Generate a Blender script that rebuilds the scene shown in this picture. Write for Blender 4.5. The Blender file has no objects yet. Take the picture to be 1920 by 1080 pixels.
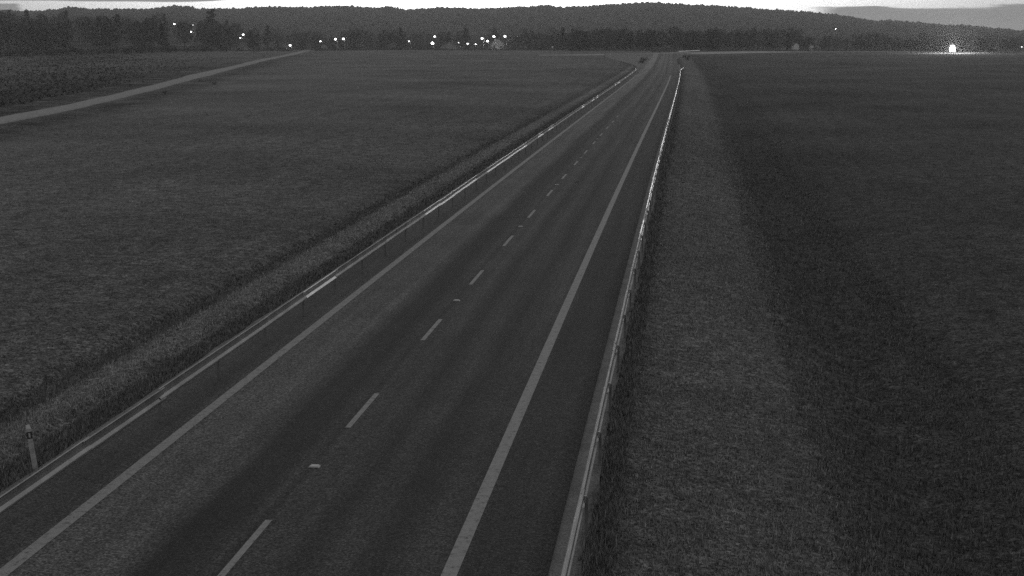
import bpy, bmesh, math, random
import numpy as np
from mathutils import Vector, Matrix

R = math.radians
SC = bpy.context.scene
COL = SC.collection

# ------------------------------------------------------------------ camera
F_PX, PITCH, CAM_H = 2693.1, R(10.051), 8.357          # fitted from the road markings (9 m dash rhythm, 3.5 m lanes)
cam = bpy.data.cameras.new('camera')
cam.sensor_width = 36.0
cam.lens = 36.0 * F_PX / 1920.0
cam.clip_start = 0.1
cam.clip_end = 20000
cam_o = bpy.data.objects.new('camera', cam)
COL.objects.link(cam_o)
cam_o.location = (0, 0, CAM_H)
cam_o.rotation_euler = (math.pi / 2 - PITCH, 0, 0)
SC.camera = cam_o

# ------------------------------------------------------------------ world: grey dusk sky, cloud deck with a clear bright strip low over the hills
SKY_STRENGTH = 0.12
STRIP_GAIN = 2.6
DECK_GREY = 3.2          # in units before SKY_STRENGTH
world = bpy.data.worlds.new('World')
SC.world = world
world.use_nodes = True
wn, wl = world.node_tree.nodes, world.node_tree.links
wn.clear()

def wnode(t, **k):
    n = wn.new(t)
    for a, b in k.items():
        setattr(n, a, b)
    return n

def wmath(op, a, b=None, c=None, clamp=False):
    n = wn.new('ShaderNodeMath'); n.operation = op; n.use_clamp = clamp
    for i, v in enumerate((a, b, c)):
        if v is None:
            continue
        if isinstance(v, (int, float)):
            n.inputs[i].default_value = v
        else:
            wl.new(v, n.inputs[i])
    return n.outputs[0]

def wstep(v, lo, hi):
    n = wn.new('ShaderNodeMapRange'); n.interpolation_type = 'SMOOTHSTEP'
    if isinstance(v, (int, float)): n.inputs[0].default_value = v
    else: wl.new(v, n.inputs[0])
    for i, q in ((1, lo), (2, hi)):
        if isinstance(q, (int, float)): n.inputs[i].default_value = q
        else: wl.new(q, n.inputs[i])
    n.inputs[3].default_value = 0; n.inputs[4].default_value = 1
    return n.outputs[0]

sky = wnode('ShaderNodeTexSky')
sky.sky_type = 'NISHITA'
sky.sun_disc = False
sky.sun_elevation = R(2.0)
sky.sun_rotation = R(0.0)
sky.dust_density = 2.0
bw = wnode('ShaderNodeRGBToBW')
wl.new(sky.outputs[0], bw.inputs[0])
tc = wnode('ShaderNodeTexCoord')
sep = wnode('ShaderNodeSeparateXYZ')
wl.new(tc.outputs['Generated'], sep.inputs[0])
dx, dy, dz = sep.outputs
hor = wmath('SQRT', wmath('ADD', wmath('MULTIPLY', dx, dx), wmath('MULTIPLY', dy, dy)))
elev = wmath('DIVIDE', dz, wmath('MAXIMUM', hor, 1e-4))
azim = wmath('ARCTAN2', dx, dy)                          # 0 straight ahead along +Y
# layered noise: long flat streaks near the horizon
cmb = wnode('ShaderNodeCombineXYZ')
wl.new(wmath('MULTIPLY', azim, 14.0), cmb.inputs[0])
wl.new(wmath('MULTIPLY', elev, 150.0), cmb.inputs[1])
nz = wnode('ShaderNodeTexNoise'); nz.inputs['Scale'].default_value = 1.0; nz.inputs['Detail'].default_value = 5.0
wl.new(cmb.outputs[0], nz.inputs['Vector'])
streak = wmath('SUBTRACT', nz.outputs[0], 0.5)
# overhead deck texture
cmb2 = wnode('ShaderNodeCombineXYZ')
den = wmath('ADD', wmath('MAXIMUM', dz, 0.0), 0.12)
wl.new(wmath('DIVIDE', dx, den), cmb2.inputs[0]); wl.new(wmath('DIVIDE', dy, den), cmb2.inputs[1])
nz2 = wnode('ShaderNodeTexNoise'); nz2.inputs['Scale'].default_value = 1.6; nz2.inputs['Detail'].default_value = 6.0
wl.new(cmb2.outputs[0], nz2.inputs['Vector'])
deck_tone = wmath('MULTIPLY', wmath('ADD', wmath('MULTIPLY', nz2.outputs[0], 0.5), 0.75), DECK_GREY)
# lower edge of the deck: low over the left, climbing to the right
edge = wmath('ADD', wmath('ADD', 0.0207, wmath('MULTIPLY', wstep(azim, -0.22, 0.05), 0.05)), wmath('MULTIPLY', streak, 0.002))
deck = wstep(elev, wmath('SUBTRACT', edge, 0.0005), wmath('ADD', edge, 0.0005))
# long bank lying on the hills at the right and another at the far left
top_r = wmath('ADD', 0.0174, wmath('MULTIPLY', streak, 0.009))
bank_r = wmath('MULTIPLY', wstep(wmath('ADD', azim, wmath('MULTIPLY', streak, 0.04)), 0.196, 0.222),
               wmath('SUBTRACT', 1.0, wstep(elev, wmath('SUBTRACT', top_r, 0.0007), wmath('ADD', top_r, 0.0007))))
top_l = wmath('ADD', 0.0190, wmath('MULTIPLY', streak, 0.003))
bank_l = wmath('MULTIPLY', wmath('SUBTRACT', 1.0, wstep(wmath('ADD', azim, wmath('MULTIPLY', streak, 0.03)), -0.328, -0.322)),
               wmath('SUBTRACT', 1.0, wstep(elev, wmath('SUBTRACT', top_l, 0.0004), wmath('ADD', top_l, 0.0004))))
cloud = wmath('MAXIMUM', deck, wmath('MAXIMUM', bank_r, bank_l))
clear = wmath('MULTIPLY', bw.outputs[0], STRIP_GAIN)
tone = wmath('ADD', wmath('MULTIPLY', deck_tone, cloud), wmath('MULTIPLY', clear, wmath('SUBTRACT', 1.0, cloud)))
bgn = wnode('ShaderNodeBackground')
wl.new(tone, bgn.inputs[0])
bgn.inputs[1].default_value = SKY_STRENGTH
wo = wnode('ShaderNodeOutputWorld')
wl.new(bgn.outputs[0], wo.inputs[0])

# ------------------------------------------------------------------ sun: just gone, a faint broad glow from ahead
sun = bpy.data.lights.new('sun', 'SUN')
sun.energy = 0.06
sun.angle = R(20)
sun_o = bpy.data.objects.new('sun', sun)
COL.objects.link(sun_o)
sun_o.rotation_euler = Vector((0, -math.cos(R(6)), -math.sin(R(6)))).to_track_quat('-Z', 'Y').to_euler()

SC.view_settings.view_transform = 'Standard'
SC.view_settings.look = 'None'
SC.view_settings.exposure = 0.0
SC.view_settings.gamma = 1.0
SC.view_settings.use_curve_mapping = False
SC.render.engine = 'CYCLES'
SC.cycles.use_denoising = False
SC.cycles.max_bounces = 6
SC.cycles.volume_bounces = 1
SC.cycles.sample_clamp_indirect = 2.0
SC.cycles.sample_clamp_direct = 10.0

# ------------------------------------------------------------------ helpers
rng = np.random.default_rng(7)
random.seed(7)

def tag(o, label=None, cat=None, group=None, kind=None):
    for k, v in (('label', label), ('category', cat), ('group', group), ('kind', kind)):
        if v:
            o[k] = v
    return o

def link(o, parent=None):
    COL.objects.link(o)
    if parent is not None:
        o.parent = parent
    return o

def empty(name, loc=(0, 0, 0), rz=0.0):
    o = bpy.data.objects.new(name, None)
    o.empty_display_size = 0.2
    o.location = loc
    o.rotation_euler = (0, 0, rz)
    return link(o)

def mesh_obj(name, verts, faces, mat, parent=None, attrs=None, smooth=False):
    me = bpy.data.meshes.new(name)
    if isinstance(faces, np.ndarray):
        n, k = faces.shape
        v = np.asarray(verts, np.float32)
        me.vertices.add(len(v)); me.vertices.foreach_set('co', v.ravel())
        me.loops.add(n * k); me.loops.foreach_set('vertex_index', faces.astype(np.int32).ravel())
        me.polygons.add(n); me.polygons.foreach_set('loop_start', np.arange(0, n * k, k, dtype=np.int32))
        me.update(calc_edges=True)
    else:
        me.from_pydata([tuple(p) for p in verts], [], faces)
    if attrs:
        for an, arr in attrs.items():
            a = me.attributes.new(an, 'FLOAT', 'POINT')
            a.data.foreach_set('value', np.asarray(arr, np.float32))
    if smooth:
        me.polygons.foreach_set('use_smooth', np.ones(len(me.polygons), bool))
    me.materials.append(mat)
    return link(bpy.data.objects.new(name, me), parent)

class MB:
    """collects boxes, tubes and prisms into one mesh"""
    def __init__(self):
        self.v, self.f = [], []
    def add(self, vs, fs):
        b = len(self.v)
        self.v += [tuple(p) for p in vs]
        self.f += [tuple(i + b for i in q) for q in fs]
        return self
    def box(self, c, s, rz=0.0, rx=0.0):
        m = Matrix.Rotation(rz, 3, 'Z') @ Matrix.Rotation(rx, 3, 'X')
        vs = []
        for z in (-1, 1):
            for y in (-1, 1):
                for x in (-1, 1):
                    vs.append(Vector(c) + m @ Vector((x * s[0] / 2, y * s[1] / 2, z * s[2] / 2)))
        return self.add(vs, [(0, 2, 3, 1), (4, 5, 7, 6), (0, 1, 5, 4), (2, 6, 7, 3), (0, 4, 6, 2), (1, 3, 7, 5)])
    def tube(self, pts, rad, n=8, cap=True):
        pts = [Vector(p) for p in pts]
        if not hasattr(rad, '__len__'): rad = [rad] * len(pts)
        vs, fs = [], []
        for i, p in enumerate(pts):
            t = (pts[min(i + 1, len(pts) - 1)] - pts[max(i - 1, 0)]).normalized()
            a = t.cross(Vector((0.31, 0.95, 0.05)))
            if a.length < 1e-3: a = t.cross(Vector((1, 0, 0)))
            a.normalize(); b = t.cross(a)
            for k in range(n):
                q = 2 * math.pi * k / n
                vs.append(p + (a * math.cos(q) + b * math.sin(q)) * rad[i])
        for i in range(len(pts) - 1):
            for k in range(n):
                fs.append((i * n + k, i * n + (k + 1) % n, (i + 1) * n + (k + 1) % n, (i + 1) * n + k))
        if cap:
            fs.append(tuple(range(n - 1, -1, -1)))
            fs.append(tuple((len(pts) - 1) * n + k for k in range(n)))
        return self.add(vs, fs)
    def prism(self, poly, axis, a, b):
        """poly: 2D outline in the plane normal to axis ('x' -> (y,z), 'y' -> (x,z), 'z' -> (x,y))"""
        n = len(poly); vs = []
        for t in (a, b):
            for p, q in poly:
                vs.append({'x': (t, p, q), 'y': (p, t, q), 'z': (p, q, t)}[axis])
        fs = [tuple(range(n - 1, -1, -1)), tuple(range(n, 2 * n))]
        for i in range(n):
            j = (i + 1) % n
            fs.append((i, j, n + j, n + i))
        return self.add(vs, fs)
    def sphere(self, c, r, n=10, m=6, sz=1.0):
        vs = [(c[0], c[1], c[2] - r * sz)]; fs = []
        for i in range(1, m):
            a = -math.pi / 2 + math.pi * i / m
            for k in range(n):
                q = 2 * math.pi * k / n
                vs.append((c[0] + r * math.cos(a) * math.cos(q), c[1] + r * math.cos(a) * math.sin(q), c[2] + r * sz * math.sin(a)))
        vs.append((c[0], c[1], c[2] + r * sz))
        for k in range(n):
            fs.append((0, 1 + (k + 1) % n, 1 + k))
            fs.append((len(vs) - 1, 1 + (m - 2) * n + k, 1 + (m - 2) * n + (k + 1) % n))
        for i in range(m - 2):
            for k in range(n):
                fs.append((1 + i * n + k, 1 + i * n + (k + 1) % n, 1 + (i + 1) * n + (k + 1) % n, 1 + (i + 1) * n + k))
        return self.add(vs, fs)
    def data(self, name, mat):
        me = bpy.data.meshes.new(name)
        me.from_pydata(self.v, [], self.f); me.update()
        bm = bmesh.new(); bm.from_mesh(me); bmesh.ops.recalc_face_normals(bm, faces=bm.faces); bm.to_mesh(me); bm.free()
        me.materials.append(mat)
        return me
    def build(self, name, mat, parent=None):
        return link(bpy.data.objects.new(name, self.data(name, mat)), parent)

def place_mesh(name, me, parent=None, loc=None, rot=None):
    o = bpy.data.objects.new(name, me)
    if loc is not None: o.location = loc
    if rot is not None: o.rotation_euler = rot
    return link(o, parent)

# ------------------------------------------------------------------ materials
class NT:
    def __init__(self, name):
        self.m = bpy.data.materials.new(name); self.m.use_nodes = True
        self.n, self.l = self.m.node_tree.nodes, self.m.node_tree.links
        self.b = self.n['Principled BSDF']
        self.pos = self.n.new('ShaderNodeNewGeometry').outputs['Position']
    def val(self, v, s):
        if isinstance(v, (int, float)): s.default_value = v
        else: self.l.new(v, s)
    def math(self, op, a, b=None, clamp=False):
        n = self.n.new('ShaderNodeMath'); n.operation = op; n.use_clamp = clamp
        self.val(a, n.inputs[0])
        if b is not None: self.val(b, n.inputs[1])
        return n.outputs[0]
    def noise(self, scale, detail=4.0, rough=0.6, vec=None, stretch=None):
        n = self.n.new('ShaderNodeTexNoise')
        n.inputs['Scale'].default_value = scale; n.inputs['Detail'].default_value = detail; n.inputs['Roughness'].default_value = rough
        v = vec if vec is not None else self.pos
        if stretch:
            mp = self.n.new('ShaderNodeMapping'); mp.inputs['Scale'].default_value = stretch
            if len(stretch) == 3: self.l.new(v, mp.inputs[0])
            v = mp.outputs[0]
        self.l.new(v, n.inputs['Vector'])
        return n.outputs[0]
    def speck(self, cell, lo, hi):
        """random tone per small cell of the surface: single stones, stalks"""
        sc = self.n.new('ShaderNodeVectorMath'); sc.operation = 'SCALE'; sc.inputs['Scale'].default_value = 1.0 / cell
        self.l.new(self.pos, sc.inputs[0])
        fl = self.n.new('ShaderNodeVectorMath'); fl.operation = 'FLOOR'; self.l.new(sc.outputs[0], fl.inputs[0])
        w = self.n.new('ShaderNodeTexWhiteNoise'); w.noise_dimensions = '3D'; self.l.new(fl.outputs[0], w.inputs['Vector'])
        return self.range(w.outputs['Value'], 0, 1, lo, hi)
    def attr(self, name):
        n = self.n.new('ShaderNodeAttribute'); n.attribute_name = name
        return n.outputs['Fac']
    def ramp(self, fac, stops, interp='LINEAR'):
        n = self.n.new('ShaderNodeValToRGB'); n.color_ramp.interpolation = interp
        el = n.color_ramp.elements
        while len(el) < len(stops): el.new(0.5)
        for e, (p, c) in zip(el, stops):
            e.position = p; e.color = (c, c, c, 1)
        self.l.new(fac, n.inputs[0])
        return n.outputs[0]
    def range(self, v, a, b, c, d):
        n = self.n.new('ShaderNodeMapRange'); self.val(v, n.inputs[0])
        for i, q in enumerate((a, b, c, d)): n.inputs[i + 1].default_value = q
        return n.outputs[0]
    def color(self, v): self.l.new(v, self.b.inputs['Base Color'])
    def grey(self, g): self.b.inputs['Base Color'].default_value = (g, g, g, 1)
    def rough(self, v): self.val(v, self.b.inputs['Roughness'])
    def spec(self, v): self.b.inputs['Specular IOR Level'].default_value = v
    def bump(self, h, strength=0.5, dist=0.02):
        n = self.n.new('ShaderNodeBump'); n.inputs['Strength'].default_value = strength; n.inputs['Distance'].default_value = dist
        self.l.new(h, n.inputs['Height']); self.l.new(n.outputs[0], self.b.inputs['Normal'])

def plain(name, g, rough=0.8, spec=0.3, var=0.25, scale=3.0, metal=0.0, bump=0.0):
    t = NT(name)
    n = t.noise(scale)
    t.color(t.math('MULTIPLY', t.range(n, 0.25, 0.75, 1 - var, 1 + var), g))
    t.rough(rough); t.spec(spec); t.b.inputs['Metallic'].default_value = metal
    if bump: t.bump(n, bump)
    return t.m

def emit(name, strength):
    t = NT(name)
    t.grey(0.8)
    t.b.inputs['Emission Color'].default_value = (1, 1, 1, 1)
    t.b.inputs['Emission Strength'].default_value = strength
    return t.m

M = {}
# --- asphalt: bands along the lanes (rubbered tracks, paler mid strips), aggregate grain, faint patches, painted far sheen
t = NT('asphalt'); lat = t.attr('lat'); run = t.attr('run')
wob = t.math('MULTIPLY', t.math('SUBTRACT', t.noise(0.12, 3), 0.5), 0.45)
lw = t.math('ADD', lat, wob)
A = [(-5.4, .042), (-3.75, .038), (-3.2, .076), (-1.8, .072), (-1.3, .019), (-.65, .021), (-.25, .044), (-.1, .028), (.05, .044), (.6, .050), (1.05, .024), (1.75, .046), (2.3, .021), (3.0, .044), (3.4, .040), (3.8, .024), (5.3, .032)]
base = t.ramp(t.range(lw, -6, 6, 0, 1), [((a + 6) / 12, c) for a, c in A])
cv = t.n.new('ShaderNodeCombineXYZ'); t.l.new(t.math('MULTIPLY', lat, 1.6), cv.inputs[0]); t.l.new(t.math('MULTIPLY', run, 0.035), cv.inputs[1])
streaks = t.range(t.noise(1.4, 5, .6, cv.outputs[0]), .3, .7, .68, 1.32)
grain = t.math('MULTIPLY', t.math('MULTIPLY', t.range(t.noise(20, 3, .9), .38, .62, .4, 1.6), t.speck(.035, .4, 1.6)), t.range(t.noise(5, 4, .8), .4, .6, .78, 1.22))
patch = t.range(t.noise(.3, 5, .65), .3, .7, .8, 1.2)
far_sheen = t.range(run, 90, 430, 1.0, 2.3)  # grazing sky sheen painted into the asphalt, paler towards the junction
t.color(t.math('MULTIPLY', t.math('MULTIPLY', t.math('MULTIPLY', base, far_sheen), streaks), t.math('MULTIPLY', grain, patch)))
t.rough(.86); t.spec(.36); t.bump(t.noise(60, 2, .7), .5, .008)
M['asphalt'] = t.m
# --- road paint, worn
t = NT('road_paint')
w = t.ramp(t.noise(6, 6, .8), [(.34, .06), (.47, .22), (.7, .26), (1, .29)])
t.color(t.math('MULTIPLY', w, t.range(t.noise(40, 2, .7), .3, .7, .8, 1.2)))
t.rough(.75); t.spec(.3)
M['paint'] = t.m
# --- gravel strip
t = NT('gravel')
t.color(t.math('MULTIPLY', t.ramp(t.noise(24, 4, .8), [(.3, .06), (.7, .23)]), t.range(t.noise(1.2, 4), .3, .7, .8, 1.25)))
t.rough(.95); t.spec(.15); t.bump(t.noise(30, 3, .8), .8, .02)
M['gravel'] = t.m
# --- ground: verge, ditch and field bands across the road, plus noise
t = NT('ground'); lat = t.attr('lat'); soil = t.attr('soil')
wob = t.math('MULTIPLY', t.math('SUBTRACT', t.noise(.4, 5, .7), .5), 2.2)
lw = t.math('ADD', lat, wob)
S = 60.0
B = [(-60, .124), (-20, .112), (-9.2, .106), (-8.3, .066), (-7.6, .150), (-6.8, .150), (-6.35, .060), (-5.2, .060), (5.4, .060), (5.95, .066), (6.6, .114), (9.6, .112), (11.0, .058), (14.0, .058), (18.5, .068), (60, .084)]
near = t.ramp(t.range(lw, -S, S, 0, 1), [((a + S) / (2 * S), c) for a, c in B])
cv = t.n.new('ShaderNodeCombineXYZ'); t.l.new(t.math('MULTIPLY', lat, .8), cv.inputs[0]); t.l.new(t.math('MULTIPLY', t.attr('run'), .03), cv.inputs[1])
rows = t.range(t.noise(1.0, 5, .6, cv.outputs[0]), .3, .7, .86, 1.14)
grain = t.math('MULTIPLY', t.math('MULTIPLY', t.range(t.noise(3.6, 6, 1.0), .40, .60, .35, 1.65), t.speck(.06, .4, 1.6)), t.range(t.noise(1.1, 5, .8), .38, .62, .72, 1.28))
blot = t.range(t.noise(.035, 5, .65), .3, .7, .66, 1.34)
mx = t.n.new('ShaderNodeMix'); mx.data_type = 'FLOAT'
t.l.new(soil, mx.inputs[0]); t.l.new(near, mx.inputs[2]); mx.inputs[3].default_value = .05
weed_dark_tone = t.math('SUBTRACT', 1.0, t.math('MULTIPLY', t.math('MULTIPLY', t.attr('weed'), t.range(t.noise(.16, 6, .75), .35, .6, .15, 1.3)), .6))
t.color(t.math('MULTIPLY', t.math('MULTIPLY', t.math('MULTIPLY', mx.outputs[0], rows), weed_dark_tone), t.math('MULTIPLY', grain, blot)))
t.rough(1.0); t.spec(.05); t.bump(t.noise(9, 5, .8), .6, .06)
M['ground'] = t.m
# --- grass blades
t = NT('grass'); t.color(t.math('MULTIPLY', t.attr('tone'), t.range(t.noise(6), .3, .7, .75, 1.25)))
t.rough(.9); t.spec(.1)
M['grass'] = t.m
M['meadow'] = plain('meadow', .095, 1, .05, .45, .9, bump=.6)
M['track'] = plain('farm_track', .22, .95, .15, .35, 1.6, bump=.4)
M['pale_road'] = plain('far_road', .24, .85, .3, .25, .4)
M['foliage'] = plain('foliage', .10, .9, .1, .5, 1.5)
M['foliage_dark'] = plain('foliage_dark', .08, .9, .1, .5, 1.5)
M['foliage_dry'] = plain('foliage_dry', .085, .9, .1, .4, 1.5)
M['bark'] = plain('bark', .09, .95, .1, .35, 5)
M['bark_pale'] = plain('bark_pale', .42, .9, .1, .4, 4)  # headlight on roadside trunks, put into the bark colour
M['forest'] = plain('forest', .07, 1, .05, .3, .03)
M['galv'] = plain('galvanised_steel', .70, .25, .5, .18, 2.2, metal=1.0)
M['galv_worn'] = plain('galvanised_steel_worn', .33, .5, .5, .3, 1.2, metal=1.0)
M['galv_dull'] = plain('galvanised_steel_dull', .42, .5, .5, .25, 4.0, metal=1.0)
M['galv_old'] = plain('galvanised_steel_old', .13, .8, .3, .3, 4.0)
M['white_plastic'] = plain('white_plastic', .36, .6, .4, .25, 8)
M['post_grey'] = plain('post_plastic_dirty', .36, .7, .3, .3, 9)
M['weeds'] = plain('weeds', .085, 1, .05, .5, .8, bump=.6)
M['black_plastic'] = plain('black_plastic', .03, .6, .4, .2, 8)
M['glass_dark'] = plain('window_glass', .03, .12, .6, .1, 1)
M['render_pale'] = plain('wall_render_pale', .38, .9, .2, .15, .8)
M['render_mid'] = plain('wall_render_mid', .2, .9, .2, .2, .8)
M['roof'] = plain('roof_tiles', .07, .9, .2, .3, 2)
M['white_paint'] = plain('white_paint', .8, .6, .4, .05, 3)
M['wood'] = plain('weathered_wood', .12, .9, .2, .3, 3)
M['truck_paint'] = plain('truck_paint', .25, .35, .5, .06, 1)
M['tyre'] = plain('tyre_rubber', .025, .9, .2, .2, 6)
M['lamp_pole'] = plain('lamp_pole_steel', .3, .5, .4, .2, 4, metal=.8)
M['lamp_bright'] = emit('lamp_light_bright', 130)
M['lamp_mid'] = emit('lamp_light', 25)
M['lamp_dim'] = emit('lamp_light_dim', 1.5)
M['headlight'] = emit('headlight_glass', 120)
M['marker_light'] = emit('marker_light', 60)  # glow of the lamps added to widen the headlight glare

# ------------------------------------------------------------------ the lie of the land
def clx(y):
    """x of the road's centre line at distance y"""
    y = np.asarray(y, float)
    q = np.clip(y, -40, 380) / 100
    b = -7.0415 + 11.5826 * q + .4811 * q * q - .1002 * q ** 3
    s = (11.5826 + .9622 * q - .3006 * q * q) / 100
    return b + s * (y - q * 100)
def csl(y):
    q = np.clip(np.asarray(y, float), -40, 380) / 100
    return (11.5826 + .9622 * q - .3006 * q * q) / 100
def road_pt(y, lat):
    s = csl(y); k = np.sqrt(1 + s * s)
    return clx(y) + lat / k, y - lat * s / k
def sstep(a, b, v):
    u = np.clip((v - a) / (b - a), 0, 1)
    return u * u * (3 - 2 * u)
def pix(px, py, d):
    """point along pixel (px,py) of the 1920x1080 photograph at forward distance d"""
    u, v = (px - 960) / F_PX, (540 - py) / F_PX
    cp, sp = math.cos(PITCH), math.sin(PITCH)
    k = d / (cp + v * sp)
    return Vector((u * k, d, CAM_H + (-sp + v * cp) * k))

CAM_LAT = 6.99
def app(a, z):
    return CAM_LAT + (a - CAM_LAT) * (CAM_H - z) / CAM_H
PROF = [(-60, 0.0), (-22, -.05), (-10, -.22), (-8.6, -.34), (-8.0, -.52), (-7.3, -.28), (-6.6, -.22), (-6.1, -.36), (-5.45, -.10), (-5.15, -.045), (5.0, -.045), (5.55, -.06), (6.1, -.16), (7.5, -.34), (10.2, -.80), (11.4, -1.25), (13.2, -1.05), (15.5, -.72), (26, -.5), (60, -.25)]
PX = np.array([app(a, z) if abs(a) > 5.2 else a for a, z in PROF]); PZ = np.array([z for _, z in PROF])
SKYLINE = [(-700, 26), (-300, 22), (0, 24), (62, 24), (100, 22.5), (120, 18.5), (134, 17), (160, 20), (275, 20), (302, 17), (325, 13.5), (360, 15.5), (370, 19), (395, 18), (445, 18), (480, 15), (530, 14), (575, 15.5), (630, 12.5), (660, 12.5), (705, 16.5), (730, 13), (757, 19), (790, 17.5), (817, 15), (870, 15.5), (890, 17), (960, 14.5), (1000, 13), (1030, 10.5), (1045, 14.5), (1085, 14), (1120, 10.5), (1185, 8), (1227, 6.5), (1285, 9.5), (1347, 12), (1440, 19), (1515, 23), (1580, 30), (1645, 40), (1665, 37.5), (1740, 44), (1785, 47.5), (1805, 46), (1850, 51), (1920, 57), (2300, 56), (2800, 50)]
SKA = np.array([(x - 960) / F_PX / 1.017 for x, _ in SKYLINE]); SKE = np.array([(62.7 - y) / F_PX for _, y in SKYLINE])
RIDGE = 3000.0
def sky_z(az, d=RIDGE):
    return CAM_H + np.interp(az, SKA, SKE) * d / 1.0
def terrain(x, y):
    x = np.asarray(x, float); y = np.asarray(y, float)
    s = csl(y); k = np.sqrt(1 + s * s)
    lat = (x - clx(y)) / k
    fade = 1 - sstep(400, 540, y)
    z = np.interp(lat, PX, PZ) * fade - .045 * (1 - fade)
    far = sstep(9, 30, np.abs(lat))
    z = z + far * .12 * (np.sin(x * .045 + 1.3) * np.cos(y * .031) + .6 * np.sin(x * .017 - y * .023))
    z = z + sstep(7, 9, np.abs(lat)) * .02 * np.sin(x * 1.9 + np.sin(y * 1.1)) * np.sin(y * 1.3 + .7 * x) * (y < 160)
    d = np.hypot(x, y); fr = sstep(0, 300, y)
    az = x / np.maximum(y, 1.0)
    z = z - fr * 3.5 * sstep(735, 880, d)
    left = 1 - sstep(-.28, -.13, az)
    z = z + fr * 16.0 * sstep(600, 1150, d) * left
    hill = np.maximum(sky_z(az) - 11 + 3.5 - 16 * left, 4)
    z = z + fr * hill * sstep(1150, RIDGE, d) - fr * 30 * sstep(RIDGE + 60, 4600, d)
    return z

# ------------------------------------------------------------------ ground sheet
TRACK = [(-46, 60), (-47.5, 110), (-49.3, 139), (-50.4, 164), (-55, 211), (-65.5, 319), (-77.5, 442), (-97, 675), (-104, 760)]
ys = [-900., -600, -400, -250, -150, -90, -50, -25, -8, 0, 5, 10]
yv = 14.
while yv < 1180: ys.append(yv); yv += max(.5, .016 * yv)
while yv < 4600: ys.append(yv); yv += 45
ys = np.array(ys)
ls = list(np.arange(-14, -4.9, .22)) + [-4.2, -2, 0, 2, 4.2] + list(np.arange(4.95, 20, .25))
v = 20.
while v < 4200: v *= 1.042; ls.append(v)
v = -14.
while v > -4200: v *= 1.042; ls.append(v)
ls = np.array(sorted(ls))
LG, YG = np.meshgrid(ls, ys)
s_ = csl(YG); XG = clx(YG) + LG * np.sqrt(1 + s_ * s_)
ZG = terrain(XG, YG)
ny, nl = YG.shape
idx = np.arange(ny * nl).reshape(ny, nl)
quads = np.stack([idx[:-1, :-1], idx[:-1, 1:], idx[1:, 1:], idx[1:, :-1]], -1).reshape(-1, 4)
DG = np.hypot(XG, YG)
TO = (XG - np.interp(YG, [q[1] for q in TRACK], [q[0] for q in TRACK])) * .97
WEED_DARK = np.exp(-((TO - 4.6) / 2.6) ** 2) + .95 * np.exp(-((np.minimum(TO, -4) + 4.0) / 26.0) ** 2) * (TO < -1.5) * (1 - .6 * sstep(330, 450, YG))  # narrow dark strip right of the track, broad dark weeds left of it
WEED_DARK = np.clip(WEED_DARK, 0, 1) * (YG > 60) * (1 - sstep(560, 680, YG))
ground = mesh_obj('ground', np.stack([XG, YG, ZG], -1).reshape(-1, 3), quads, M['ground'], smooth=True,
                  attrs={'lat': LG.ravel(), 'run': YG.ravel(), 'weed': WEED_DARK.ravel(), 'soil': (np.maximum(sstep(760, 1000, DG), sstep(560, 680, DG) * (1 - sstep(-.26, -.18, XG / np.maximum(YG, 1)))) * (YG > 0)).ravel()})
tag(ground, kind='structure')

def ribbon(name, ypts, la, lb, z, mat, parent=None, thick=0.0, nla=2):
    """strip that follows the road between two lateral offsets"""
    ypts = np.asarray(ypts, float)
    lats = np.linspace(0, 1, nla)
    la = np.broadcast_to(la, ypts.shape); lb = np.broadcast_to(lb, ypts.shape)
    L = la[:, None] + (lb - la)[:, None] * lats[None]
    Y = np.repeat(ypts[:, None], nla, 1)
    X, Y2 = road_pt(Y, L)
    vs = np.stack([X, Y2, X * 0 + (z[:, None] if hasattr(z, 'shape') else z)], -1)
    n = len(ypts)
    ii = np.arange(n * nla).reshape(n, nla)
    q = np.stack([ii[:-1, :-1], ii[:-1, 1:], ii[1:, 1:], ii[1:, :-1]], -1).reshape(-1, 4)
    V = vs.reshape(-1, 3); at = [L.ravel(), Y.ravel()]
    if thick:
        low = V.copy(); low[:, 2] -= thick
        o = len(V); per = list(ii[0, :]) + list(ii[1:, -1]) + list(ii[-1, -2::-1]) + list(ii[-2:0:-1, 0])
        per = np.array(per); nx = np.roll(per, -1)
        q = np.concatenate([q, np.stack([per + o, nx + o, nx, per], -1)])
        V = np.concatenate([V, low]); at = [np.tile(a, 2) for a in at]
    return mesh_obj(name, V, q, mat, parent, attrs={'lat': at[0], 'run': at[1]})

# ------------------------------------------------------------------ main road
yr = np.concatenate([np.arange(-30, 120, 1.5), np.arange(120, 577, 6)])
flare_l = -5.14 - 17 * sstep(350, 560, yr) * (yr > 350)
flare_r = 5.06 + 6 * sstep(480, 575, yr)
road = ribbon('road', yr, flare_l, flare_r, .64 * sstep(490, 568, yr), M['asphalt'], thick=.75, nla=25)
tag(road, kind='structure')
ym = np.concatenate([np.arange(-20, 120, 1.5), np.arange(120, 300, 5)])
ribbon('edge_line', ym, -3.45 - .125, -3.45 + .125, .004, M['paint'], road)
ribbon('edge_line', ym, 3.533 - .125, 3.533 + .125, .004, M['paint'], road)
KY = math.sqrt(1 + .115826 ** 2)
for k in range(-2, 15):
    y0 = (21.1188 + 9 * k) / KY
    yy = np.linspace(y0, y0 + 3 / KY, 4)
    ribbon('centre_dash', yy, -.062, .062, .004, M['paint'], road)
stud = MB().prism([(-.11, 0), (.11, 0), (.07, .028), (-.07, .028)], 'y', -.075, .075).data('road_stud', M['white_plastic'])
for k in range(-1, 7):
    y0 = 27.09 + 17.74 * k
    x0, y1 = road_pt(y0, 0.0)
    place_mesh('road_stud', stud, road, (float(x0), float(y1), .001), (0, 0, -math.atan(float(csl(y0)))))
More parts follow.
